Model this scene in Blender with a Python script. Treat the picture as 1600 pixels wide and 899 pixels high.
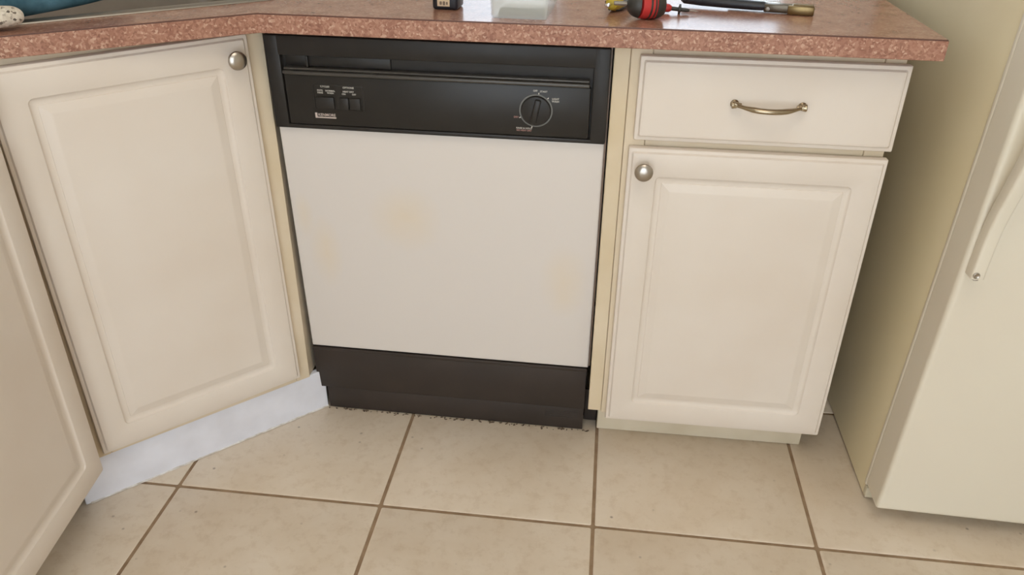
import bpy, bmesh, math, random
from mathutils import Vector, Matrix
random.seed(7)
for o in list(bpy.data.objects): bpy.data.objects.remove(o, do_unlink=True)
SC = bpy.context.scene
COL = SC.collection
R = math.radians

# ------------------------------------------------------------------ camera
cam = bpy.data.objects.new('camera', bpy.data.cameras.new('camera'))
COL.objects.link(cam)
pitch, yaw, roll = R(29.5161), R(-6.4399), R(0.7991)
fwd = Vector((math.sin(yaw)*math.cos(pitch), math.cos(yaw)*math.cos(pitch), -math.sin(pitch)))
right = Vector((math.cos(yaw), -math.sin(yaw), 0))
up = right.cross(fwd)
r2 = right*math.cos(roll) + up*math.sin(roll)
u2 = up*math.cos(roll) - right*math.sin(roll)
M = Matrix((r2, u2, -fwd)).transposed().to_4x4()
M.translation = Vector((.5933, -1.3489, 1.1184))
cam.matrix_world = M
cam.data.sensor_fit = 'HORIZONTAL'
cam.data.sensor_width = 36
cam.data.lens = 36*1243.81/1600
cam.data.clip_start = .02
SC.camera = cam

# ------------------------------------------------------------------ world, lights, exposure
w = bpy.data.worlds.new('sky'); SC.world = w; w.use_nodes = True
bg = w.node_tree.nodes['Background']
bg.inputs['Color'].default_value = (.78, .89, 1, 1)
bg.inputs['Strength'].default_value = 3.0
SC.view_settings.view_transform = 'Standard'
SC.view_settings.look = 'None'
SC.view_settings.gamma = 1
SC.view_settings.use_curve_mapping = False
SC.view_settings.exposure = -0.12
try: SC.cycles.use_denoising = True
except Exception: pass

def area(name, loc, rot, sx, sy, power, color, portal=False):
    l = bpy.data.lights.new(name, 'AREA'); l.shape = 'RECTANGLE'; l.size = sx; l.size_y = sy
    l.energy = power; l.color = color
    if portal: l.cycles.is_portal = True
    o = bpy.data.objects.new(name, l); COL.objects.link(o); o.location = loc; o.rotation_euler = rot
    return o
# daylight entering through the glazed patio door, the two windows behind the worktop
area('patio_daylight', (.60, -2.70, 1.05), (R(90), 0, 0), 1.5, 1.95, 16.5, (.92, .97, 1))
area('window_portal_a', (.345, .60, 1.42), (R(-90), 0, 0), .29, 1.0, 1, (1, 1, 1), True)
area('window_portal_b', (.845, .60, 1.42), (R(-90), 0, 0), .33, 1.0, 1, (1, 1, 1), True)
# ceiling lamps of the kitchen
area('ceiling_lamp_light', (.70, -1.15, 2.36), (0, 0, 0), .9, .9, 4.2, (1, .955, .90))

# ------------------------------------------------------------------ helpers
def new_bm(): return bmesh.new()
def box(bm, x0, x1, y0, y1, z0, z1, bev=0, seg=2):
    t = bmesh.new()
    bmesh.ops.create_cube(t, size=1, matrix=Matrix.Translation(((x0+x1)/2, (y0+y1)/2, (z0+z1)/2)) @ Matrix.Diagonal((x1-x0, y1-y0, z1-z0, 1)))
    if bev: bmesh.ops.bevel(t, geom=list(t.edges), offset=bev, segments=seg, profile=.5, affect='EDGES')
    merge(bm, t)
def merge(bm, t):
    m = bpy.data.meshes.new('tmp'); t.to_mesh(m); t.free(); bm.from_mesh(m); bpy.data.meshes.remove(m)
def rrect(x0, x1, z0, z1, r, n=4):
    r = max(r, 1e-5); pts = []
    for cx, cz, a0 in ((x1-r, z1-r, 0), (x0+r, z1-r, 90), (x0+r, z0+r, 180), (x1-r, z0+r, 270)):
        for k in range(n+1):
            a = R(a0+90*k/n); pts.append((cx+r*math.cos(a), cz+r*math.sin(a)))
    return pts
def rings(bm, x0, x1, z0, z1, prof, axis='y', n=4, cap0=True, cap1=True):
    """stack of rounded rectangles: prof = (inset, depth towards -axis, corner radius)"""
    prev = None
    for k, (i, d, r) in enumerate(prof):
        vs = []
        for a, b in rrect(x0+i, x1-i, z0+i, z1-i, r, n):
            vs.append(bm.verts.new((a, -d, b) if axis == 'y' else (a, b, d)))
        if prev:
            for j in range(len(vs)):
                q = (j+1) % len(vs)
                bm.faces.new((prev[j], prev[q], vs[q], vs[j]))
        elif cap0: bm.faces.new(vs[::-1])
        prev = vs
    if cap1: bm.faces.new(prev)
def lathe(bm, prof, origin, axis, n=24):
    """prof = (distance along axis, radius)"""
    ax = Vector(axis).normalized(); t = Vector((0, 0, 1)) if abs(ax.z) < .9 else Vector((1, 0, 0))
    e1 = ax.cross(t).normalized(); e2 = ax.cross(e1); o = Vector(origin); prev = None
    for k, (d, r) in enumerate(prof):
        vs = [bm.verts.new(o+ax*d+(e1*math.cos(2*math.pi*j/n)+e2*math.sin(2*math.pi*j/n))*max(r, 1e-5)) for j in range(n)]
        if prev:
            for j in range(n): bm.faces.new((prev[j], prev[(j+1) % n], vs[(j+1) % n], vs[j]))
        else: bm.faces.new(vs[::-1])
        prev = vs
    bm.faces.new(prev)
def tube(bm, pts, radii, n=12, upv=(0, 0, 1), flat=1.0):
    P = [Vector(p) for p in pts]; prev = None
    for k, p in enumerate(P):
        d = (P[min(k+1, len(P)-1)]-P[max(k-1, 0)]).normalized()
        s = d.cross(Vector(upv)).normalized(); u = s.cross(d)
        r = radii[k] if isinstance(radii, (list, tuple)) else radii
        vs = [bm.verts.new(p+s*math.cos(2*math.pi*j/n)*r+u*math.sin(2*math.pi*j/n)*r*flat) for j in range(n)]
        if prev:
            for j in range(n): bm.faces.new((prev[j], prev[(j+1) % n], vs[(j+1) % n], vs[j]))
        else: bm.faces.new(vs[::-1])
        prev = vs
    bm.faces.new(prev)
def rect_sweep(bm, pts, wx, dy, bev=.003):
    """rectangular section swept along a path that runs in the local y-z plane"""
    P = [Vector(p) for p in pts]; prev = None
    for k, p in enumerate(P):
        d = (P[min(k+1, len(P)-1)]-P[max(k-1, 0)]).normalized()
        s = Vector((1, 0, 0)); u = s.cross(d)
        vs = [bm.verts.new(p+s*a+u*b) for a, b in rrect(-wx/2, wx/2, -dy/2, dy/2, bev, 3)]
        if prev:
            for j in range(len(vs)):
                q = (j+1) % len(vs); bm.faces.new((prev[j], prev[q], vs[q], vs[j]))
        else: bm.faces.new(vs[::-1])
        prev = vs
    bm.faces.new(prev)
def obj(name, bm, mat, parent=None, loc=None, smooth=True, off=None, ang=32):
    if off is not None:
        bmesh.ops.translate(bm, verts=list(bm.verts), vec=-Vector(off))
    bmesh.ops.recalc_face_normals(bm, faces=list(bm.faces))
    if smooth:
        for f in bm.faces: f.smooth = True
        for e in bm.edges:
            if len(e.link_faces) == 2 and e.calc_face_angle(0) > R(ang): e.smooth = False
    me = bpy.data.meshes.new(name); bm.to_mesh(me); bm.free()
    me.materials.append(mat)
    o = bpy.data.objects.new(name, me); COL.objects.link(o)
    if parent: o.parent = parent
    if loc: o.location = loc
    return o
def thing(name, label, cat, loc=(0, 0, 0), rot=(0, 0, 0), group=None):
    o = bpy.data.objects.new(name, None); COL.objects.link(o); o.empty_display_size = .05
    o.location = loc; o.rotation_euler = rot
    o['label'] = label; o['category'] = cat
    if group: o['group'] = group
    return o
def tag(o, label, cat, group=None, kind=None):
    o['label'] = label; o['category'] = cat
    if group: o['group'] = group
    if kind: o['kind'] = kind
    return o
def struct(o, label=None):
    o['kind'] = 'structure'
    if label: o['label'] = label
    return o
FONT = None
def text_bm(s, size, x, z, y=0, align='CENTER', ext=.00015, sx=1.0):
    """flat lettering standing in the x-z plane, facing -y"""
    c = bpy.data.curves.new('t', 'FONT'); c.body = s; c.size = size; c.align_x = align; c.align_y = 'CENTER'
    c.extrude = ext; c.resolution_u = 2; c.offset = size*.012
    o = bpy.data.objects.new('t', c); COL.objects.link(o)
    dg = bpy.context.evaluated_depsgraph_get()
    me = bpy.data.meshes.new_from_object(o.evaluated_get(dg))
    bm = bmesh.new(); bm.from_mesh(me)
    bpy.data.objects.remove(o); bpy.data.meshes.remove(me); bpy.data.curves.remove(c)
    for v in bm.verts: v.co = Vector((x+v.co.x*sx, y-v.co.z, z+v.co.y))
    return bm

# ------------------------------------------------------------------ materials
def srgb(r, g, b):
    f = lambda c: (c/255/12.92) if c/255 <= .04045 else ((c/255+.055)/1.055)**2.4
    return (f(r), f(g), f(b), 1)
def mat(name, col, rough=.5, metal=0, spec=.5, **kw):
    m = bpy.data.materials.new(name); m.use_nodes = True
    b = m.node_tree.nodes['Principled BSDF']
    b.inputs['Base Color'].default_value = col
    b.inputs['Roughness'].default_value = rough
    b.inputs['Metallic'].default_value = metal
    b.inputs['Specular IOR Level'].default_value = spec
    for k, v in kw.items(): b.inputs[k].default_value = v
    return m
def N(m, t, **kw):
    n = m.node_tree.nodes.new(t)
    for k, v in kw.items():
        if k in n.inputs.keys(): n.inputs[k].default_value = v
        else: setattr(n, k, v)
    return n
def L(m, a, b): m.node_tree.links.new(a, b)
def bsdf(m): return m.node_tree.nodes['Principled BSDF']
def ramp(m, src, stops):
    n = N(m, 'ShaderNodeValToRGB'); e = n.color_ramp.elements
    while len(e) < len(stops): e.new(.5)
    for k, (p, c) in enumerate(stops): e[k].position = p; e[k].color = c
    L(m, src, n.inputs['Fac']); return n.outputs['Color']
def coords(m, scale=1):
    t = N(m, 'ShaderNodeTexCoord'); return t.outputs['Object']
def noise(m, scale, detail=3, rough=.5, vec=None):
    n = N(m, 'ShaderNodeTexNoise'); n.inputs['Scale'].default_value = scale
    n.inputs['Detail'].default_value = detail; n.inputs['Roughness'].default_value = rough
    L(m, vec or coords(m), n.inputs['Vector']); return n.outputs['Fac']
def mixc(m, fac, a, b, mode='MIX'):
    n = N(m, 'ShaderNodeMix', data_type='RGBA', blend_type=mode)
    for k, s in ((0, fac), (6, a), (7, b)):
        if hasattr(s, 'links'): L(m, s, n.inputs[k])
        else: n.inputs[k].default_value = s
    return n.outputs[2]
def bump(m, h, strength=.2, dist=.001):
    n = N(m, 'ShaderNodeBump'); n.inputs['Strength'].default_value = strength; n.inputs['Distance'].default_value = dist
    L(m, h, n.inputs['Height']); L(m, n.outputs['Normal'], bsdf(m).inputs['Normal'])
def mottled(name, c1, c2, scale, rough=.5, bmp=.0, spec=.5, detail=3):
    m = mat(name, c1, rough, spec=spec); f = noise(m, scale, detail)
    L(m, ramp(m, f, [(.35, c1), (.68, c2)]), bsdf(m).inputs['Base Color'])
    if bmp: bump(m, noise(m, scale*18, 2), bmp)
    return m
MT = {}
MT['thermofoil'] = mottled('thermofoil_white', srgb(222, 209, 195), srgb(227, 216, 204), 5, .42, .03, .4)
MT['frame'] = mottled('cream_face_frame', srgb(224, 208, 184), srgb(216, 198, 168), 6, .5, .05, .35)
MT['filler'] = mottled('cream_wood_strip', srgb(222, 206, 180), srgb(210, 190, 156), 5, .5, .06, .35)
MT['carcass'] = mottled('cabinet_side', srgb(214, 200, 178), srgb(206, 190, 166), 5, .55)
MT['toe_white'] = mottled('fresh_white_paint', srgb(232, 233, 242), srgb(222, 222, 230), 14, .5, .15)
MT['toe_cream'] = mottled('toe_board_cream', srgb(222, 210, 188), srgb(208, 194, 168), 8, .55, .08)
MT['caulk'] = mottled('white_caulk', srgb(232, 230, 228), srgb(190, 180, 168), 60, .6, .2)
MT['nickel'] = mat('satin_nickel', srgb(176, 168, 158), .28, 1)
MT['brass'] = mat('antique_nickel_pull', srgb(168, 154, 130), .26, 1)
MT['black'] = mottled('black_plastic', srgb(42, 39, 36), srgb(48, 44, 41), 20, .42, .04, .3)
MT['black_face'] = mottled('black_control_face', srgb(40, 37, 34), srgb(44, 41, 38), 20, .34, 0, .32)
MT['toe_black'] = mottled('black_toe_panel', srgb(58, 49, 44), srgb(50, 43, 39), 9, .5, .08, .4)
MT['dark'] = mat('dark_gap', srgb(30, 27, 25), .8)
MT['print'] = mat('white_print', srgb(206, 200, 190), .6)
MT['red_print'] = mat('pale_red_print', srgb(186, 140, 130), .6)
MT['ring'] = mat('grey_print', srgb(112, 110, 106), .5)
MT['lip'] = mat('lit_black_lip', srgb(72, 68, 63), .3)  # light catching the grip lip, painted in as a paler grey than the console
MT['badge'] = mat('badge_silver', srgb(205, 190, 182), .35, .2)
MT['trim_strip'] = mat('door_edge_trim', srgb(128, 108, 94), .5)
MT['fridge'] = mottled('fridge_white', srgb(224, 214, 196), srgb(228, 220, 202), 3, .40, .06, .45)
MT['fridge_side'] = mottled('fridge_side', srgb(224, 210, 174), srgb(228, 215, 182), 4, .5, .12, .4)
MT['gasket'] = mat('gasket', srgb(206, 196, 172), .6)
MT['steel'] = mat('brushed_steel', srgb(160, 154, 146), .48, 1)
MT['sink'] = mottled('sink_basin', srgb(150, 138, 126), srgb(132, 122, 112), 9, .38, .0, .5)
MT['grout'] = mottled('grout', srgb(160, 136, 110), srgb(138, 114, 90), 30, .9, .3, .2)
MT['wall'] = mottled('wall_paint', srgb(224, 218, 206), srgb(220, 213, 200), 4, .8, .05, .2)
MT['ceiling'] = mottled('ceiling_paint', srgb(236, 230, 220), srgb(232, 226, 215), 4, .9, .05, .2)
MT['vinyl'] = mat('white_vinyl_frame', srgb(235, 234, 230), .4)

def m_panel():
    """white enamelled dishwasher panel with a few old yellow stains"""
    m = mat('dishwasher_enamel', srgb(224, 214, 204), .30, spec=.45)
    co = coords(m); base = srgb(220, 212, 205)
    nz = noise(m, 9, 3, .6)
    tot = None
    for (x, z, sx, sz) in ((-.235, .40, .035, .085), (-.07, .485, .075, .075), (.235, .37, .05, .085), (-.27, .48, .02, .05)):
        mp = N(m, 'ShaderNodeMapping'); L(m, co, mp.inputs['Vector'])
        mp.inputs['Location'].default_value = (-x/sx, 0, -z/sz); mp.inputs['Scale'].default_value = (1/sx, 0, 1/sz)
        g = N(m, 'ShaderNodeTexGradient', gradient_type='SPHERICAL'); L(m, mp.outputs['Vector'], g.inputs['Vector'])
        if tot is None: tot = g.outputs['Fac']
        else:
            a = N(m, 'ShaderNodeMath', operation='ADD'); L(m, tot, a.inputs[0]); L(m, g.outputs['Fac'], a.inputs[1]); tot = a.outputs[0]
    mu = N(m, 'ShaderNodeMath', operation='MULTIPLY'); L(m, tot, mu.inputs[0]); L(m, nz, mu.inputs[1])
    f = ramp(m, mu.outputs[0], [(.0, (0, 0, 0, 1)), (.5, (.7, .7, .7, 1))])
    L(m, mixc(m, f, base, srgb(223, 207, 184)), bsdf(m).inputs['Base Color'])
    return m
MT['panel'] = m_panel()

def m_laminate(name='speckled_laminate', rough=.20, spec=.5, blend=.4):
    m = mat(name, srgb(165, 115, 95), rough, spec=spec)
    co = coords(m)
    v = N(m, 'ShaderNodeTexVoronoi', feature='F1'); v.inputs['Scale'].default_value = 300; v.inputs['Randomness'].default_value = 1
    wv = N(m, 'ShaderNodeTexNoise'); wv.inputs['Scale'].default_value = 120; wv.inputs['Detail'].default_value = 2; L(m, co, wv.inputs['Vector'])
    ad = N(m, 'ShaderNodeVectorMath', operation='MULTIPLY_ADD'); L(m, wv.outputs['Color'], ad.inputs[0]); ad.inputs[1].default_value = (.007, .007, .007); L(m, co, ad.inputs[2])
    L(m, ad.outputs[0], v.inputs['Vector'])
    sp = N(m, 'ShaderNodeSeparateColor'); L(m, v.outputs['Color'], sp.inputs[0])
    c = ramp(m, sp.outputs[0], [(0, srgb(126, 84, 68)), (.3, srgb(156, 110, 92)), (.6, srgb(172, 126, 106)), (.85, srgb(188, 146, 124)), (1, srgb(220, 188, 164))])
    n2 = noise(m, 26, 3)
    c2 = ramp(m, n2, [(.3, srgb(148, 102, 84)), (.7, srgb(180, 136, 114))])
    L(m, mixc(m, blend, c, c2), bsdf(m).inputs['Base Color'])
    return m
MT['laminate'] = m_laminate(blend=.72)
MT['laminate_edge'] = m_laminate('speckled_edge_strip', .45, .25)
MT['laminate_seam'] = mat('laminate_seam', srgb(92, 58, 46), .5)

def m_tile():
    m = mat('beige_ceramic', srgb(205, 188, 164), .42, spec=.4)
    gi = N(m, 'ShaderNodeNewGeometry'); co = gi.outputs['Position']
    def nz(s, d=3, r=.5):
        n = N(m, 'ShaderNodeTexNoise'); n.inputs['Scale'].default_value = s; n.inputs['Detail'].default_value = d; n.inputs['Roughness'].default_value = r
        L(m, co, n.inputs['Vector']); return n.outputs['Fac']
    c = ramp(m, nz(4.5, 5, .65), [(.3, srgb(216, 200, 178)), (.55, srgb(226, 213, 195)), (.75, srgb(233, 222, 207))])
    c = mixc(m, ramp(m, nz(38, 4, .7), [(.5, (0, 0, 0, 1)), (.72, (.35, .35, .35, 1))]), c, srgb(188, 164, 134))
    oi = N(m, 'ShaderNodeObjectInfo')
    c = mixc(m, ramp(m, oi.outputs['Random'], [(0, (0, 0, 0, 1)), (1, (.25, .25, .25, 1))]), c, srgb(206, 184, 156))
    v = N(m, 'ShaderNodeTexVoronoi', feature='F1'); v.inputs['Scale'].default_value = 34; L(m, co, v.inputs['Vector'])
    d = ramp(m, v.outputs['Distance'], [(.04, (1, 1, 1, 1)), (.13, (0, 0, 0, 1))])
    sp = N(m, 'ShaderNodeSeparateColor'); L(m, v.outputs['Color'], sp.inputs[0])
    gate = ramp(m, sp.outputs[1], [(.76, (0, 0, 0, 1)), (.95, (.65, .65, .65, 1))])
    f = mixc(m, 1.0, d, gate, 'MULTIPLY')
    L(m, mixc(m, f, c, srgb(104, 84, 66)), bsdf(m).inputs['Base Color'])
    bump(m, nz(45, 4, .6), .12, .0015)
    return m
MT['tile'] = m_tile()

def m_glass(name, tint=(1, 1, 1, 1), gl=.06):
    m = bpy.data.materials.new(name); m.use_nodes = True; nt = m.node_tree
    nt.nodes.remove(nt.nodes['Principled BSDF']); out = nt.nodes['Material Output']
    t = nt.nodes.new('ShaderNodeBsdfTransparent'); t.inputs[0].default_value = tint
    g = nt.nodes.new('ShaderNodeBsdfGlossy'); g.inputs['Roughness'].default_value = .02
    x = nt.nodes.new('ShaderNodeMixShader'); x.inputs[0].default_value = gl
    nt.links.new(t.outputs[0], x.inputs[1]); nt.links.new(g.outputs[0], x.inputs[2]); nt.links.new(x.outputs[0], out.inputs[0])
    return m
MT['glass'] = m_glass('window_glass')

# ------------------------------------------------------------------ room shell
X0, X1, Y0, Y1, ZC = -.90, 2.10, -2.76, .57, 2.42
b = new_bm(); box(b, X0, X1, Y0, Y1, -.06, -.0022)
floor = struct(obj('floor', b, MT['grout']), 'brown grouted floor under beige ceramic tiles')
S, OX, OY, G = .4064, .6291, -.2632, .0033
tile_cache = {}
for i in range(-5, 5):
    for j in range(-7, 4):
        x0, x1 = max(OX+i*S+G, X0+.002), min(OX+(i+1)*S-G, X1-.002)
        y0, y1 = max(OY+j*S+G, Y0+.002), min(OY+(j+1)*S-G, Y1-.002)
        if x1-x0 < .02 or y1-y0 < .02: continue
        k = (round(x1-x0, 4), round(y1-y0, 4))
        if k not in tile_cache:
            t = new_bm(); hx, hy = k[0]/2, k[1]/2
            rings(t, -hx, hx, -hy, hy, [(0, -.010, .003), (0, -.0018, .003), (.0008, -.0006, .003), (.0024, 0, .003)], axis='z', n=2)
            o = obj('tile', t, MT['tile'], floor); tile_cache[k] = o.data
        else:
            o = bpy.data.objects.new('tile', tile_cache[k]); COL.objects.link(o); o.parent = floor
        o.location = ((x0+x1)/2, (y0+y1)/2, random.uniform(-.0006, 0))
def wall(name, spans, label):
    b = new_bm()
    for s in spans: box(b, *s)
    return struct(obj(name, b, MT['wall'], smooth=False), label)
T = .10
WZ0, WZ1 = .90, 1.92
wall('wall_back', [(X0-T, .20, Y1, Y1+T, -.06, ZC), (.20, .49, Y1, Y1+T, -.06, WZ0), (.20, .49, Y1, Y1+T, WZ1, ZC), (.49, .68, Y1, Y1+T, -.06, ZC),
                   (.68, 1.01, Y1, Y1+T, -.06, WZ0), (.68, 1.01, Y1, Y1+T, WZ1, ZC), (1.01, X1+T, Y1, Y1+T, -.06, ZC)], 'painted wall behind the worktop')
wall('wall_left', [(X0-T, X0, Y0-T, Y1, -.06, ZC)], 'painted wall on the left')
wall('wall_right', [(X1, X1+T, Y0-T, Y1, -.06, ZC)], 'painted wall behind the refrigerator side')
PX0, PX1, PZ = -.20, 1.40, 2.06
wall('wall_front', [(X0, PX0, Y0-T, Y0, -.06, ZC), (PX0, PX1, Y0-T, Y0, PZ, ZC), (PX1, X1, Y0-T, Y0, -.06, ZC)], 'painted wall with the patio door')
b = new_bm(); box(b, X0-T, X1+T, Y0-T, Y1+T, ZC, ZC+.08)
struct(obj('ceiling', b, MT['ceiling'], smooth=False), 'white painted ceiling')
def window(name, x0, x1, z0, z1, y, label, mull=True):
    fr = new_bm(); wdt = .028
    for a in ((x0, x0+wdt, z0, z1), (x1-wdt, x1, z0, z1), (x0+wdt, x1-wdt, z0, z0+.012), (x0+wdt, x1-wdt, z1-wdt, z1)):
        box(fr, a[0], a[1], y-.02, y+.02, a[2], a[3], .002, 1)
    o = struct(obj(name, fr, MT['vinyl']), label)
    p = new_bm(); box(p, x0+wdt, x1-wdt, y-.003, y+.003, z0+.012, z1-wdt)
    obj('pane', p, MT['glass'], o, smooth=False)
    return o
window('window_1', .20, .49, WZ0, WZ1, Y1+.05, 'narrow white window behind the black box')
window('window_2', .68, 1.01, WZ0, WZ1, Y1+.05, 'white window behind the hand tools')
dr = window('door_1', PX0, PX1, .0, PZ, Y0-.05, 'sliding glass patio door')
m_ = new_bm(); box(m_, (PX0+PX1)/2-.04, (PX0+PX1)/2+.04, Y0-.075, Y0-.025, .012, PZ-.028, .002, 1); obj('meeting_stile', m_, MT['vinyl'], dr)

# ceiling lamp fixture
cl = thing('ceiling_light', 'square white ceiling light with frosted diffuser', 'light', (.70, -1.15, 2.42))
b = new_bm(); box(b, -.5, .5, -.5, .5, -.03, -.001, .006); obj('housing', b, MT['vinyl'], cl)
b = new_bm(); box(b, -.47, .47, -.47, .47, -.045, -.03, .005)
mm = mat('lit_diffuser', srgb(255, 240, 220), .6); bsdf(mm).inputs['Emission Color'].default_value = (1, .88, .72, 1); bsdf(mm).inputs['Emission Strength'].default_value = 2.0
obj('diffuser', b, mm, cl)

# ------------------------------------------------------------------ cabinet pieces
def door_bm(wd, h, th=.019):
    b = new_bm()
    rings(b, 0, wd, 0, h, [(0, 0, .002), (0, th-.0075, .002), (.0012, th-.0052, .003), (.006, th-.0046, .003), (.0072, th-.0030, .003), (.0085, th-.0008, .003), (.011, th, .003),
        (.0475, th, .009), (.0490, th-.0008, .009), (.0500, th-.0028, .008), (.0530, th-.0048, .007), (.0575, th-.0056, .005), (.0605, th-.0056, .002), (.0612, th-.0044, .0008),
        (.0640, th-.0037, .0006), (.0740, th-.0008, .0004), (.0755, th-.0004, .0004), (.078, th-.0004, .0004)])
    return b
def drawer_bm(wd, h, th=.019):
    b = new_bm()
    rings(b, 0, wd, 0, h, [(0, 0, .002), (0, th-.0075, .002), (.0012, th-.0055, .003), (.0065, th-.0048, .003), (.0078, th-.0030, .003), (.0092, th-.0008, .003), (.012, th, .003), (.014, th, .003)])
    return b
def knob_bm(x, y, z):
    b = new_bm()
    lathe(b, [(0, .0085), (.002, .0085), (.004, .006), (.011, .0055), (.014, .009), (.0165, .0145), (.0195, .0158), (.0225, .0150), (.0250, .0120), (.0265, .007), (.027, .0)], (x, y, z), (0, -1, 0), 28)
    return b

# ------------------------------------------------------------------ drawer cabinet (right)
RX, RY = .606, -.0262
rc = thing('drawer_base_cabinet', 'cream base cabinet with one drawer above one raised-panel door', 'cabinet', (RX, RY, 0), (0, 0, .0057))
o3 = (RX, 0, 0)
def rel(bm): bmesh.ops.translate(bm, verts=list(bm.verts), vec=(-RX, 0, 0)); return bm
b = new_bm(); box(b, .640, 1.061, .020, .575, .085, .833); obj('carcass', rel(b), MT['carcass'], rc, smooth=False)
b = new_bm(); box(b, .606, .6325, 0, .020, .0865, .8335, .0012, 1); obj('filler_strip', rel(b), MT['filler'], rc)
b = new_bm(); box(b, .6332, .668, -.0012, .020, .084, .8335, .0012, 1); obj('stile', rel(b), MT['frame'], rc)
b = new_bm(); box(b, 1.030, 1.0625, 0, .020, .084, .8335, .0012, 1); obj('stile', rel(b), MT['frame'], rc)
for z0, z1 in ((.806, .8335), (.655, .687), (.084, .105)):
    b = new_bm(); box(b, .6685, 1.0295, .001, .020, z0, z1, .001, 1); obj('rail', rel(b), MT['frame'], rc)
b = new_bm(); box(b, .628, 1.058, .048, .062, .0, .0845, .0015, 1); obj('toe_kick', rel(b), MT['toe_cream'], rc)
dd = obj('door', door_bm(.4255, .583), MT['thermofoil'], rc, (.642-RX, -.0015, .0795))
obj('knob', knob_bm(.0275, -.019, .548), MT['nickel'], dd)
dw_ = obj('drawer', drawer_bm(.4205, .1405), MT['thermofoil'], rc, (.648-RX, -.0015, .676))
b = new_bm()
n = 29; pts = []; rad = []
for k in range(n):
    t = k/(n-1); u = 2*t-1
    pts.append((u*.0535, -(.006+.023*(1-abs(u)**2.2)), -.003*(1-u*u)))
    e = abs(u)
    rad.append(.0044 if e > .97 else (.0040 if e > .90 else (.0036 if e > .78 else .0036+.0018*min(1, (.78-e)/.3))))
tube(b, pts, rad, 14, (0, 0, 1), .85)
for s in (-1, 1):
    lathe(b, [(0, .0068), (.002, .0070), (.004, .0050), (.008, .0042), (.0105, .0046), (.012, .0046), (.0132, .0035), (.0135, 0)], (s*.0535, 0, 0), (0, -1, 0), 18)
    lathe(b, [(-.010, .0034), (-.004, .0042), (0, .0052), (.0035, .0062), (.0050, .0060), (.0056, .004), (.0058, 0)], (s*.0535, -.0085, 0), (s, 0, 0), 16)
obj('pull_handle', b, MT['brass'], dw_, (.2100, -.019, .071))

# ------------------------------------------------------------------ diagonal corner cabinet
cc = thing('corner_cabinet', 'white diagonal corner cabinet with raised-panel door left of the dishwasher', 'cabinet', (.006, -.008, 0), (0, 0, R(45)))
DZ0 = .112
b = new_bm(); box(b, -.0300, 0, 0, .019, .098, .8345, .001, 1); obj('stile', b, MT['frame'], cc)
b = new_bm(); box(b, -.450, -.405, 0, .019, .098, .8345, .001, 1); obj('stile', b, MT['frame'], cc)
b = new_bm(); box(b, -.4045, -.0305, .0005, .019, .800, .8345, .001, 1); obj('rail', b, MT['frame'], cc)
b = new_bm(); box(b, -.4045, -.0305, .0005, .019, .098, .125, .001, 1); obj('rail', b, MT['frame'], cc)
# side panel towards the dishwasher, runs straight back
b = new_bm(); box(b, -.014, 0, .004, .09, .098, .8345)
bmesh.ops.rotate(b, verts=list(b.verts), cent=(0, .004, 0), matrix=Matrix.Rotation(R(-45), 3, 'Z'))
obj('side_panel', b, MT['carcass'], cc, smooth=False)
b = new_bm(); box(b, -.40, -.035, .0195, .03, .10, .83); obj('back_panel', b, MT['carcass'], cc, smooth=False)
b = new_bm(); box(b, -.470, .0360, .006, .020, 0, .0975, .0012, 1); tk = obj('toe_kick', b, MT['toe_white'], cc); tk['label'] = 'bright white painted toe board'
b = new_bm(); n = 60; prev = None
for k in range(n+1):
    x = -.462+.498*k/n; r = .0024+.0013*random.random(); h = .0025+.0016*random.random(); y = .0068
    vs = [b.verts.new(p) for p in ((x, y, h), (x, y-r*.6, h*.55), (x, y-r, .0003), (x, y, .0003))]
    if prev:
        for j in range(4): b.faces.new((prev[j], prev[(j+1) % 4], vs[(j+1) % 4], vs[j]))
    prev = vs
ck = obj('caulk_bead', b, MT['caulk'], tk)
cd = obj('door', door_bm(.3930, .7105), MT['thermofoil'], cc, (-.4190, -.0005, DZ0))
cd.rotation_euler = (0, -.011, 0)
obj('knob', knob_bm(.3930-.031, -.019, .7105-.036), MT['nickel'], cd)

# ------------------------------------------------------------------ left cabinet
lc = thing('base_cabinet', 'white base cabinet at the left edge turned towards the refrigerator', 'cabinet', (-.2755, -.345, 0), (0, 0, R(97)))
LW = .46
b = new_bm(); box(b, -.50, .004, .0195, .50, .098, .833); obj('carcass', b, MT['carcass'], lc, smooth=False)
for x0, x1 in ((-.50, -.462), (-.030, .004)):
    b = new_bm(); box(b, x0, x1, 0, .019, .098, .8345, .001, 1); obj('stile', b, MT['frame'], lc)
for z0, z1 in ((.806, .8345), (.70, .74), (.098, .125)):
    b = new_bm(); box(b, -.4615, -.0305, .0005, .019, z0, z1, .001, 1); obj('rail', b, MT['frame'], lc)
b = new_bm(); box(b, -.50, -.01, .100, .114, 0, .0975, .001, 1); obj('toe_kick', b, MT['toe_cream'], lc)
obj('door', door_bm(LW, .615), MT['thermofoil'], lc, (-.466, -.0005, .110))
ld = obj('drawer', drawer_bm(LW, .085), MT['thermofoil'], lc, (-.466, -.0005, .735))
obj('knob', knob_bm(LW/2, -.019, .042), MT['nickel'], ld)

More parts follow.
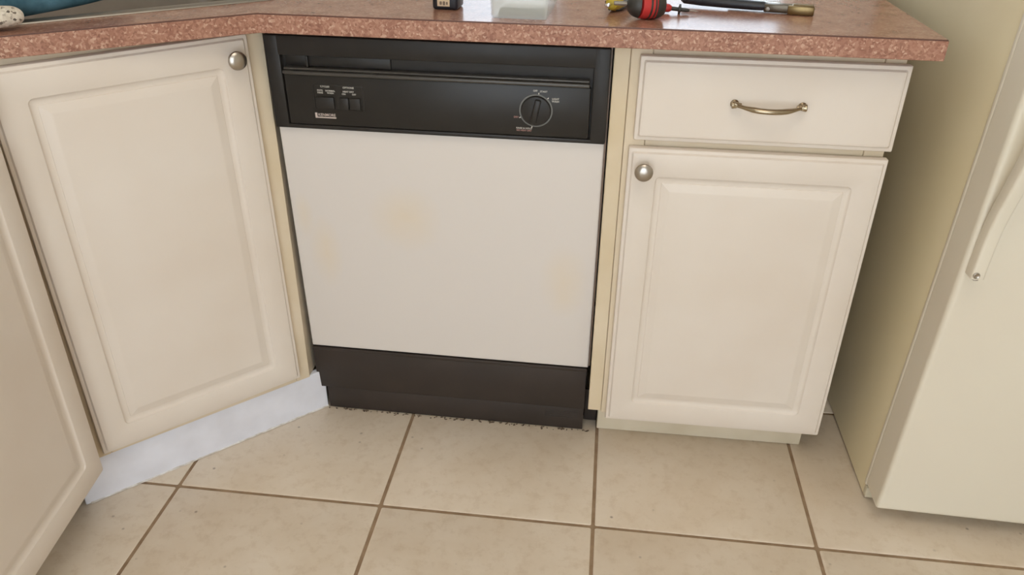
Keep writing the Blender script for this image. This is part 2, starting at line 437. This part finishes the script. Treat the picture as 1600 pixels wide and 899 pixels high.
# ------------------------------------------------------------------ dishwasher
DX0, DX1 = .013, .600
DL = (.3065, .02, 0)
dwr = thing('dishwasher', 'white dishwasher with black control panel and black toe panel', 'dishwasher', DL)
LEAN = .0196/.4887
def yf(x, z): return -.0087+(.6577-z)*LEAN-(x-.013)*.0094
def dpart(name, bm, mt, parent=None, off=None, ang=32):
    for v in bm.verts: v.co.y += yf(v.co.x, v.co.z)
    return obj(name, bm, mt, parent or dwr, off=DL, ang=ang)
b = new_bm(); box(b, .022, .592, .035, .55, .05, .822); obj('tub', b, MT['dark'], dwr, off=DL, smooth=False)
b = new_bm(); box(b, DX0+.001, DX1+.0035, .004, .030, .172, .824); dpart('door_core', b, MT['trim_strip'])
b = new_bm(); rings(b, DX0, DX1, .169, .6575, [(0, 0, .002), (0, .002, .002), (.0006, .0032, .0024), (.002, .004, .003), (.004, .004, .003)])
for v in b.verts: v.co.y += .004
dpart('door_panel', b, MT['panel'])
# control console: outer frame, grip pocket, lip, control face
b = new_bm(); YB = .006; FR = -.010
box(b, DX0-.001, .0375, FR, YB, .6585, .8225, .0025)
box(b, .5745, DX1+.001, FR, YB, .6585, .8225, .0025)
box(b, .0375-.004, .5745+.004, FR, YB, .7890, .8225, .0025)
box(b, .0375-.004, .5745+.004, FR, YB, .6585, .6665, .0025)
box(b, .0375-.004, .5745+.004, YB-.003, YB, .6600, .8200)
con = dpart('control_console', b, MT['black'])
b = new_bm(); box(b, .0400, .5720, FR-.0005, YB-.001, .6672, .7565, .003); cf = dpart('control_face', b, MT['black_face'])
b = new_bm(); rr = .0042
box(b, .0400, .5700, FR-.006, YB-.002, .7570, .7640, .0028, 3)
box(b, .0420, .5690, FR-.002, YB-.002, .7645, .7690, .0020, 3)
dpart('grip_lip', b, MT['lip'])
b = new_bm(); box(b, .0840, .2300, -.002, YB-.002, .7695, .7885, .002); dpart('grip_backing', b, MT['black'])
b = new_bm(); box(b, .0820, .0860, FR+.001, YB-.002, .7695, .7885, .001); box(b, .0420, .0815, .002, YB-.002, .7700, .7885, .001); dpart('latch', b, MT['black_face'])
# button cluster
b = new_bm()
rings(b, .0893, .1798, .6957, .7416, [(0, 0, .003), (0, .0006, .003), (.0008, .0012, .003), (.002, .0012, .003), (.0026, .0004, .003)], cap1=False)
for v in b.verts: v.co.y += FR
dpart('button_bezel', b, MT['black'])
for x0, x1 in ((.0935, .1265), (.1365, .1525), (.1545, .1735)):
    b = new_bm(); box(b, x0, x1, FR-.0042, FR+.002, .6985, .7195, .0016); dpart('push_button', b, MT['black'])
def letter(s, size, x, z, mt='print', sx=1.0, y=FR-.0008, al='CENTER', par=None):
    dpart('lettering', text_bm(s, size, x, z, y, al, sx=sx), MT[mt], par)
for s, size, x, z in (('CYCLES', .0047, .112, .7378), ('POTS', .0042, .1024, .7304), ('PANS', .0042, .1025, .7264), ('NORMAL', .0042, .1208, .7303), ('WASH', .0042, .1208, .7263),
                      ('OPTIONS', .0047, .1538, .7372), ('HEAT DRY', .0042, .1532, .7301), ('ON', .0042, .1446, .7257), ('OFF', .0042, .1631, .7256)):
    letter(s, size, x, z)
for s, size, x, z, mt in (('OFF', .0043, .4790, .7478, 'print'), ('START', .0043, .4930, .7470, 'print'), ('LIGHT', .0043, .5135, .7352, 'print'), ('WASH', .0043, .5135, .7309, 'print'),
                          ('DRY', .0043, .4470, .7006, 'red_print'), ('RINSE & HOLD', .0042, .4610, .6812, 'print'), ('NO HEAT DRY', .0040, .4610, .6772, 'red_print')):
    letter(s, size, x, z, mt)
# badge
b = new_bm(); box(b, .0887, .1265, FR-.0016, FR, .6806, .6828, .0003, 1); bd = dpart('badge', b, MT['badge'])
letter('KENMORE', .0070, .1100, .6864, 'badge', sx=.98, y=FR-.0010, par=None)
b = new_bm(); box(b, .0885, .0925, FR-.0014, FR, .6822, .6900, .0003, 1); dpart('badge', b, MT['badge'])
# timer dial
dcx, dcz = .4807, .7136
b = new_bm(); lathe(b, [(0, .0288), (.0006, .0288), (.0010, .0285), (.0010, .0272), (.0006, .0270), (.0006, 0)], (dcx, FR-.0005, dcz), (0, -1, 0), 48); dpart('dial_ring', b, MT['ring'])
b = new_bm(); lathe(b, [(0, .0262), (.003, .0258), (.0050, .0248), (.0056, .0235), (.0056, 0)], (dcx, FR-.0006, dcz), (0, -1, 0), 48); dl = dpart('dial', b, MT['black'])
b = new_bm(); box(b, -.0052, .0052, -.0135, -.004, -.0215, .0215, .0025)
bmesh.ops.rotate(b, verts=list(b.verts), cent=(0, 0, 0), matrix=Matrix.Rotation(R(12), 3, 'Y'))
bmesh.ops.translate(b, verts=list(b.verts), vec=(dcx, FR, dcz)); dpart('dial_grip', b, MT['black_face'])
for a in (82, 48, 206, 258):
    cx, cz = dcx+.0300*math.cos(R(a)), dcz+.0300*math.sin(R(a))
    t = new_bm(); box(t, -.0015, .0015, FR-.0011, FR, -.0008, .0008)
    bmesh.ops.rotate(t, verts=list(t.verts), cent=(0, 0, 0), matrix=Matrix.Rotation(-R(a), 3, 'Y')); bmesh.ops.translate(t, verts=list(t.verts), vec=(cx, 0, cz))
    dpart('dial_mark', t, MT['print'])
# toe panels
def tpart(name, bm, mt):
    for v in bm.verts: v.co.y += .0165-.006*(v.co.z/.165)-(v.co.x-.03)*.009
    return obj(name, bm, mt, dwr, off=DL)
b = new_bm(); box(b, .0125, .598, 0, .012, .058, .1665, .0015); box(b, .0125, .598, -.0015, .010, .1585, .1665, .0012); tpart('access_panel', b, MT['toe_black'])
b = new_bm(); box(b, .0325, .597, .0012, .014, .0015, .0575, .0012)
for k in range(5): box(b, .515, .585, .0004, .003, .030+k*.0045, .0318+k*.0045, .0004, 1)
tpart('kick_plate', b, MT['toe_black'])
b = new_bm(); box(b, .012, .60, .05, .06, .002, .168); tpart('base_pan', b, MT['dark'])
b = new_bm(); box(b, .598, .626, .036, .042, .001, .085, .001, 1); tpart('kick_return', b, MT['toe_black'])
# grime left along the kick plate
b = new_bm()
for k in range(110):
    x = .03+.585*random.random(); y = .0165-(x-.03)*.009-.0005-abs(random.gauss(0, .0028)); s = random.uniform(.0007, .0024)
    t = new_bm(); bmesh.ops.create_icosphere(t, subdivisions=1, radius=1, matrix=Matrix.Translation((x, y, .0004+s*.25)) @ Matrix.Rotation(random.random()*3, 4, 'Z') @ Matrix.Diagonal((s*random.uniform(1, 2.6), s, s*.45, 1))); merge(b, t)
tag(obj('floor_grime', b, mottled('grime', srgb(70, 54, 42), srgb(150, 132, 112), 240, .9)), 'crumbly dirt line on tiles along the dishwasher toe panel', 'dirt', kind='stuff')

# ------------------------------------------------------------------ worktop
CT, CB = .8663, .8350
ct = thing('countertop', 'pink speckled laminate countertop over the dishwasher and cabinets', 'countertop', (.4, .2, CB))
CL = (.4, .2, CB)
KX, KY = .0275, -.0695
outer = [(KX, KY), (1.0914, -.0805), (1.0985, .565), (-.89, .565), (-.89, -1.10), (-.228, -1.10), (-.285, -.317)]
sA = math.atan2(.261, .284); sc = Vector((-.165, -.120)); ex = Vector((math.cos(sA), math.sin(sA))); ey = Vector((-ex.y, ex.x))
SW, SD = .56, .40
def sloc(u, v): p = sc+ex*u+ey*v; return (p.x, p.y)
hole = [sloc(a, c) for a, c in rrect(-SW/2+.012, SW/2-.012, .012, SD-.012, .05, 5)]
b = new_bm()
loops = []
for lp in (outer, hole):
    vs = [b.verts.new((x, y, CT)) for x, y in lp]
    for k in range(len(vs)): b.edges.new((vs[k], vs[(k+1) % len(vs)]))
bmesh.ops.triangle_fill(b, use_beauty=True, use_dissolve=False, edges=list(b.edges))
ret = bmesh.ops.extrude_face_region(b, geom=list(b.faces))
bmesh.ops.translate(b, verts=[g for g in ret['geom'] if isinstance(g, bmesh.types.BMVert)], vec=(0, 0, -(CT-CB)+.003))
obj('top', b, MT['laminate'], ct, off=CL)
def band(p, q, name='front_edge'):
    p, q = Vector((*p, 0)), Vector((*q, 0)); d = (q-p).normalized(); nrm = Vector((d.y, -d.x, 0))
    b = new_bm()
    prof = [(0, CT-.0022), (.0016, CT-.0022), (.0022, CT-.0030), (.0022, CB+.001), (.0014, CB), (0, CB)]
    rows = [[b.verts.new(pt+nrm*o+Vector((0, 0, z))) for o, z in prof] for pt in (p, q)]
    for j in range(len(prof)): b.faces.new((rows[0][j], rows[0][(j+1) % 6], rows[1][(j+1) % 6], rows[1][j]))
    b.faces.new(rows[0]); b.faces.new(rows[1][::-1])
    obj(name, b, MT['laminate_edge'], ct, off=CL)
    b = new_bm(); rows = [[b.verts.new(pt+nrm*o+Vector((0, 0, z))) for o, z in ((0, CT-.0002), (.0008, CT-.0004), (.0014, CT-.0022), (0, CT-.0022))] for pt in (p, q)]
    for j in range(4): b.faces.new((rows[0][j], rows[0][(j+1) % 4], rows[1][(j+1) % 4], rows[1][j]))
    obj('edge_seam', b, MT['laminate_seam'], ct, off=CL)
band(outer[0], outer[1]); band(outer[6], outer[0]); band(outer[5], outer[6]); band(outer[1], outer[2], 'end_edge')

# sink
sk = thing('sink', 'steel-rimmed drop-in sink set diagonally in the corner of the countertop', 'sink', (sc.x, sc.y, CT), (0, 0, sA))
b = new_bm(); hw = SW/2
def sring(ins, z, r): return [b.verts.new((a, c, z)) for a, c in rrect(-hw+ins, hw-ins, ins, SD-ins, r, 5)]
rg = [sring(0, .0003, .060), sring(.001, .0022, .060), sring(.005, .0038, .058), sring(.022, .0036, .045), sring(.027, .0015, .042)]
for a, c in zip(rg, rg[1:]):
    for j in range(len(a)): q = (j+1) % len(a); b.faces.new((a[j], a[q], c[q], c[j]))
obj('rim', b, MT['steel'], sk)
b = new_bm()
rg = [sring(.027, .0015, .042), sring(.030, -.01, .040), sring(.036, -.15, .040), sring(.048, -.170, .040), sring(.08, -.175, .03)]
for a, c in zip(rg, rg[1:]):
    for j in range(len(a)): q = (j+1) % len(a); b.faces.new((a[j], a[q], c[q], c[j]))
b.faces.new(rg[-1])
obj('basin', b, MT['sink'], sk)
b = new_bm(); lathe(b, [(0, .045), (.002, .045), (.003, .040), (.001, .030), (.001, 0)], (0, SD/2, -.175), (0, 0, 1), 28); obj('drain', b, MT['steel'], sk)

# ------------------------------------------------------------------ refrigerator
fr = thing('refrigerator', 'tall cream white refrigerator standing right of the cabinets', 'refrigerator', (1.1525, -.1105, 0), (0, R(1.3), 0))
b = new_bm(); box(b, 0, .74, 0, .655, .003, 1.70, .003); obj('body', b, MT['fridge_side'], fr)
b = new_bm(); box(b, -.0022, .012, -.006, .004, .030, 1.69, .0022, 3); obj('front_flange', b, MT['fridge'], fr)
b = new_bm(); box(b, .0008, .735, -.0095, -.001, .04, 1.68, .001); obj('gasket', b, MT['gasket'], fr)
b = new_bm(); box(b, .0, .016, -.012, .002, .004, .028, .002); box(b, .016, .735, -.004, .010, .006, .034, .003); obj('base_grille', b, MT['gasket'], fr)
def fdoor(z0, z1):
    b = new_bm(); rings(b, -.002, .742, z0, z1, [(0, .009, .002), (0, .066, .002), (0, .0695, .002), (.0010, .0730, .003), (.0030, .0755, .004), (.0065, .0765, .006), (.010, .0765, .008)], n=4)
    return b
d1 = obj('door', fdoor(.036, 1.150), MT['fridge'], fr)
d2 = obj('freezer_door', fdoor(1.160, 1.705), MT['fridge'], fr)
def fhandle(zs, flip=False):
    b = new_bm(); rect_sweep(b, zs, .020, .026, .004); return b
path = [(.0125, -.089, .541), (.0125, -.089, .56), (.0125, -.0895, .595), (.0125, -.092, .625), (.0125, -.098, .655), (.0125, -.108, .69), (.0125, -.119, .735), (.0125, -.127, .78), (.0125, -.132, .83), (.0125, -.133, .90), (.0125, -.130, .97), (.0125, -.120, 1.03), (.0125, -.104, 1.08), (.0125, -.091, 1.11), (.0125, -.089, 1.135)]
hd = obj('handle', fhandle(path), MT['fridge'], d1)
b = new_bm(); lathe(b, [(0, .0052), (.0015, .0052), (.0022, .0045), (.0014, .0022), (.0014, 0)], (.0105, -.097, .541), (0, 0, -1), 16)
lathe(b, [(0, .0050), (.0015, .0050), (.0022, .0040), (.0012, .0018), (.0012, 0)], (.0085, -.1020, .5480), (0, -1, 0), 16); sw = obj('screw', b, MT['nickel'], d1)
path2 = [(.022, -.089, 1.18), (.022, -.089, 1.21), (.022, -.10, 1.25), (.022, -.125, 1.32), (.022, -.133, 1.40), (.022, -.125, 1.48), (.022, -.10, 1.55), (.022, -.089, 1.60)]
obj('handle', fhandle(path2), MT['fridge'], d2)

# ------------------------------------------------------------------ things lying on the worktop
# black box with pale label
bx = thing('small_case', 'small black case with a pale label on the countertop', 'case', (.3225, .032, CT), (0, 0, R(-3)))
b = new_bm(); box(b, -.0215, .0215, -.024, .024, .0, .052, .005, 3); obj('shell', b, mat('case_black', srgb(34, 36, 44), .35), bx)
b = new_bm(); box(b, -.0125, .0085, -.0248, -.0238, .006, .0170, .0003, 1); lb = obj('label_sticker', b, mat('pale_label', srgb(214, 190, 160), .6), bx)
ink = mat('label_ink', srgb(122, 102, 86), .6)
for x0, x1, z0, z1 in ((-.0085, -.0045, .0085, .0140), (-.0030, .0010, .0080, .0142), (.0025, .0055, .0088, .0136)):
    b = new_bm(); rings(b, x0, x1, z0, z1, [(0, .0246, .0012), (0, .0251, .0012), (.0003, .0251, .001)], n=2); obj('printed_mark', b, ink, lb)
b = new_bm(); box(b, -.006, -.002, -.0262, -.0236, .0185, .050, .0008, 1); obj('clip', b, MT['steel'], bx)
# clear tub
tb = thing('plastic_tub', 'clear rectangular plastic tub holding thin grey strips', 'container', (.4535, .030, CT), (0, 0, R(-2)))
def m_clear():
    m = mat('milky_plastic', srgb(225, 225, 215), .18, spec=.5); bs = bsdf(m)
    nt = m.node_tree; t = nt.nodes.new('ShaderNodeBsdfTransparent'); x = nt.nodes.new('ShaderNodeMixShader'); x.inputs[0].default_value = .34
    nt.links.new(t.outputs[0], x.inputs[1]); nt.links.new(bs.outputs[0], x.inputs[2]); nt.links.new(x.outputs[0], nt.nodes['Material Output'].inputs[0]); return m
b = new_bm()
hx, hy, hz = .0480, .078, .062
def tring(i, z, r): return [b.verts.new((a, c, z)) for a, c in rrect(-hx+i, hx-i, -hy+i, hy-i, r, 4)]
rg = [tring(.004, .0005, .006), tring(.0025, .0030, .008), tring(-.001, hz, .010), tring(-.004, hz+.001, .012), tring(-.004, hz+.003, .012), tring(.001, hz+.002, .009), tring(.0045, .0042, .006)]
b.faces.new(rg[0][::-1])
for a, c in zip(rg, rg[1:]):
    for j in range(len(a)): q = (j+1) % len(a); b.faces.new((a[j], a[q], c[q], c[j]))
b.faces.new(rg[-1])
obj('tub_shell', b, m_clear(), tb)
sm = mat('grey_strip', srgb(96, 108, 106), .45)
for k, (wh, dz, dy, tl) in enumerate((('lowest', .0060, -.058, -.01), ('middle', .0085, -.050, .03), ('uppermost', .0112, -.045, -.10))):
    b = new_bm(); box(b, -.037, .037, -.0045, .0045, -.0011, .0011, .0004, 1)
    o = tag(obj('metal_strip', b, sm), wh+' thin grey strip lying in the clear tub', 'strip', 'grey strips in the tub')
    o.location = (.4535, .030+dy, CT+dz); o.rotation_euler = (0, tl*.3, R(-2)+tl*.6)
# yellow and black screwdriver (end of handle and chrome ferrule)
red, blk, yel = mat('red_grip', srgb(190, 52, 50), .38), mat('dark_grip', srgb(52, 50, 46), .45), mat('yellow_grip', srgb(196, 172, 60), .4)
ys = thing('screwdriver', 'yellow and black handled screwdriver left of the red banded one', 'screwdriver', (.604, .058, CT+.0155), (0, 0, R(72)))
def seg(parent, name, prof, mt, n=20):
    b = new_bm(); lathe(b, prof, (0, 0, 0), (1, 0, 0), n); return obj(name, b, mt, parent)
seg(ys, 'handle', [(-.030, .006), (-.027, .010), (-.016, .0135), (.02, .0145), (.055, .0135), (.062, .009), (.064, 0)], yel)
for a in range(6):
    b = new_bm(); t = 2*math.pi*a/6
    tube(b, [(-.018, .0125*math.cos(t), .0125*math.sin(t)), (.0, .0135*math.cos(t), .0135*math.sin(t)), (.03, .0137*math.cos(t), .0137*math.sin(t)), (.05, .0132*math.cos(t), .0132*math.sin(t))], [.002, .0033, .0033, .002], 8, (0, .3, 1)); obj('grip_rib', b, blk, ys)
seg(ys, 'shaft', [(-.0520, .0024), (-.0515, .0034), (-.0300, .0036), (-.029, 0)], mat('chrome', srgb(225, 225, 228), .1, 1))
# red and black banded stubby screwdriver
rs = thing('screwdriver', 'stubby screwdriver with fat red and black banded handle', 'screwdriver', (.6500, -.006, CT+.0215), (0, R(4), R(14)))
prf = lambda a:   .0215*math.sqrt(max(0, 1-abs((a-.002)/.034)**2.6))
cuts = [-.0315, -.012, .000, .0035, .0075, .0105, .0155, .0300]
mats_ = [blk, red, blk, red, blk, red, blk]
for k in range(7):
    a0, a1 = cuts[k], cuts[k+1]; pr = [(a0+(a1-a0)*j/6, prf(a0+(a1-a0)*j/6)) for j in range(7)]
    if k == 6: pr.append((.0305, 0))
    o = seg(rs, 'grip_band', [(pr[0][0], pr[0][1]*.8)]+pr, mats_[k], 24); o.rotation_euler = (0, 0, R(9) if 0 < k < 6 else 0)
seg(rs, 'bit', [(-.052, .003), (-.05, .0034), (-.031, .0036), (-.03, 0)], MT['steel'], 10)
# test probe
pb = thing('test_probe', 'red and black test probe with a thin pointed tip', 'probe', (.700, .050, CT+.0075), (0, R(4), R(-4)))
seg(pb, 'red_body', [(-.030, .003), (-.028, .0062), (-.016, .0072), (-.009, .0066), (-.005, .004), (-.004, 0)], red)
seg(pb, 'barrel', [(-.006, .0034), (.020, .0032), (.0245, .0022), (.025, 0)], blk, 14)
b = new_bm(); lathe(b, [(.006, .004), (.0068, .0085), (.0098, .0085), (.0106, .004), (.011, 0)], (0, 0, 0), (1, 0, 0), 8); obj('finger_guard', b, blk, pb)
seg(pb, 'tip', [(.024, .0009), (.036, .0008), (.040, .0002)], MT['steel'], 8)
# long tool
lt = thing('hand_tool', 'long dark-handled hand tool with a brassy metal end', 'tool', (.837, .092, CT+.010), (0, 0, R(-11)))
b = new_bm(); tube(b, [(-.125, .010, .001), (-.120, .009, .001), (-.09, .005, .001), (-.05, .001, .001), (.0, .0, 0), (.012, 0, 0), (.02, 0, 0)], [.004, .008, .0095, .0098, .0090, .0085, .006], 14, (0, 0, 1), .85); obj('handle', b, mat('dark_rubber', srgb(40, 43, 50), .38), lt)
b = new_bm(); box(b, .014, .060, -.0075, .0095, -.0085, .0050, .002); obj('shank', b, mat('dark_steel', srgb(96, 88, 76), .3, .8), lt)
b = new_bm(); box(b, .052, .0945, -.0095, .0125, -.0098, .0048, .0025); box(b, .060, .0925, -.006, .009, .0046, .0062, .0006, 1); obj('jaw', b, mat('brassy_metal', srgb(132, 112, 76), .3, .85), lt)
b = new_bm(); box(b, -.045, .040, .010, .0150, -.0080, .0062, .0012); obj('spring_bar', b, mat('bright_steel', srgb(200, 205, 206), .15, 1), lt)
b = new_bm(); lathe(b, [(0, .0035), (.001, .0032), (.0015, 0)], (.0205, -.0076, -.003), (0, -1, 0), 12); obj('rivet', b, MT['steel'], lt)

# glove by the sink
gl = thing('work_glove', 'teal blue glove with white speckled fingertip lying on the sink edge', 'glove', (-.27, -.20, CT+.004))
def lump(pts, rads, mt, name, flat, seed):
    b = new_bm(); tube(b, pts, rads, 18, (0, 0, 1), flat)
    rnd = random.Random(seed)
    for v in b.verts: v.co += Vector((rnd.uniform(-1, 1), rnd.uniform(-1, 1), rnd.uniform(-1, 1)))*.0006
    o = obj(name, b, mt, gl, off=(-.27, -.20, CT+.004), ang=80)
    s = o.modifiers.new('s', 'SUBSURF'); s.levels = 2; s.render_levels = 2
    return o
teal = mottled('teal_knit', srgb(56, 88, 102), srgb(84, 120, 136), 26, .85, .4, .2)
wm = mat('speckled_white_coating', srgb(216, 206, 190), .8)
vv = N(wm, 'ShaderNodeTexVoronoi', feature='F1'); vv.inputs['Scale'].default_value = 260; L(wm, coords(wm), vv.inputs['Vector'])
sp = N(wm, 'ShaderNodeSeparateColor'); L(wm, vv.outputs['Color'], sp.inputs[0])
L(wm, ramp(wm, sp.outputs[0], [(.0, srgb(92, 82, 72)), (.06, srgb(130, 116, 102)), (.13, srgb(206, 194, 176)), (1, srgb(228, 218, 202))]), bsdf(wm).inputs['Base Color'])
bump(wm, noise(wm, 180, 2), .5, .002)
lump([(-.330, -.265, .887), (-.318, -.242, .889), (-.297, -.205, .891), (-.272, -.160, .892), (-.250, -.110, .893), (-.236, -.060, .893), (-.228, -.02, .892), (-.226, -.012, .891)], [.014, .023, .026, .025, .024, .022, .018, .008], teal, 'glove_body', .75, 3)
lump([(-.330, -.330, .885), (-.312, -.309, .885), (-.292, -.285, .886), (-.266, -.258, .886), (-.256, -.246, .885), (-.251, -.240, .884)], [.012, .017, .018, .018, .015, .006], wm, 'fingertip', .85, 5)
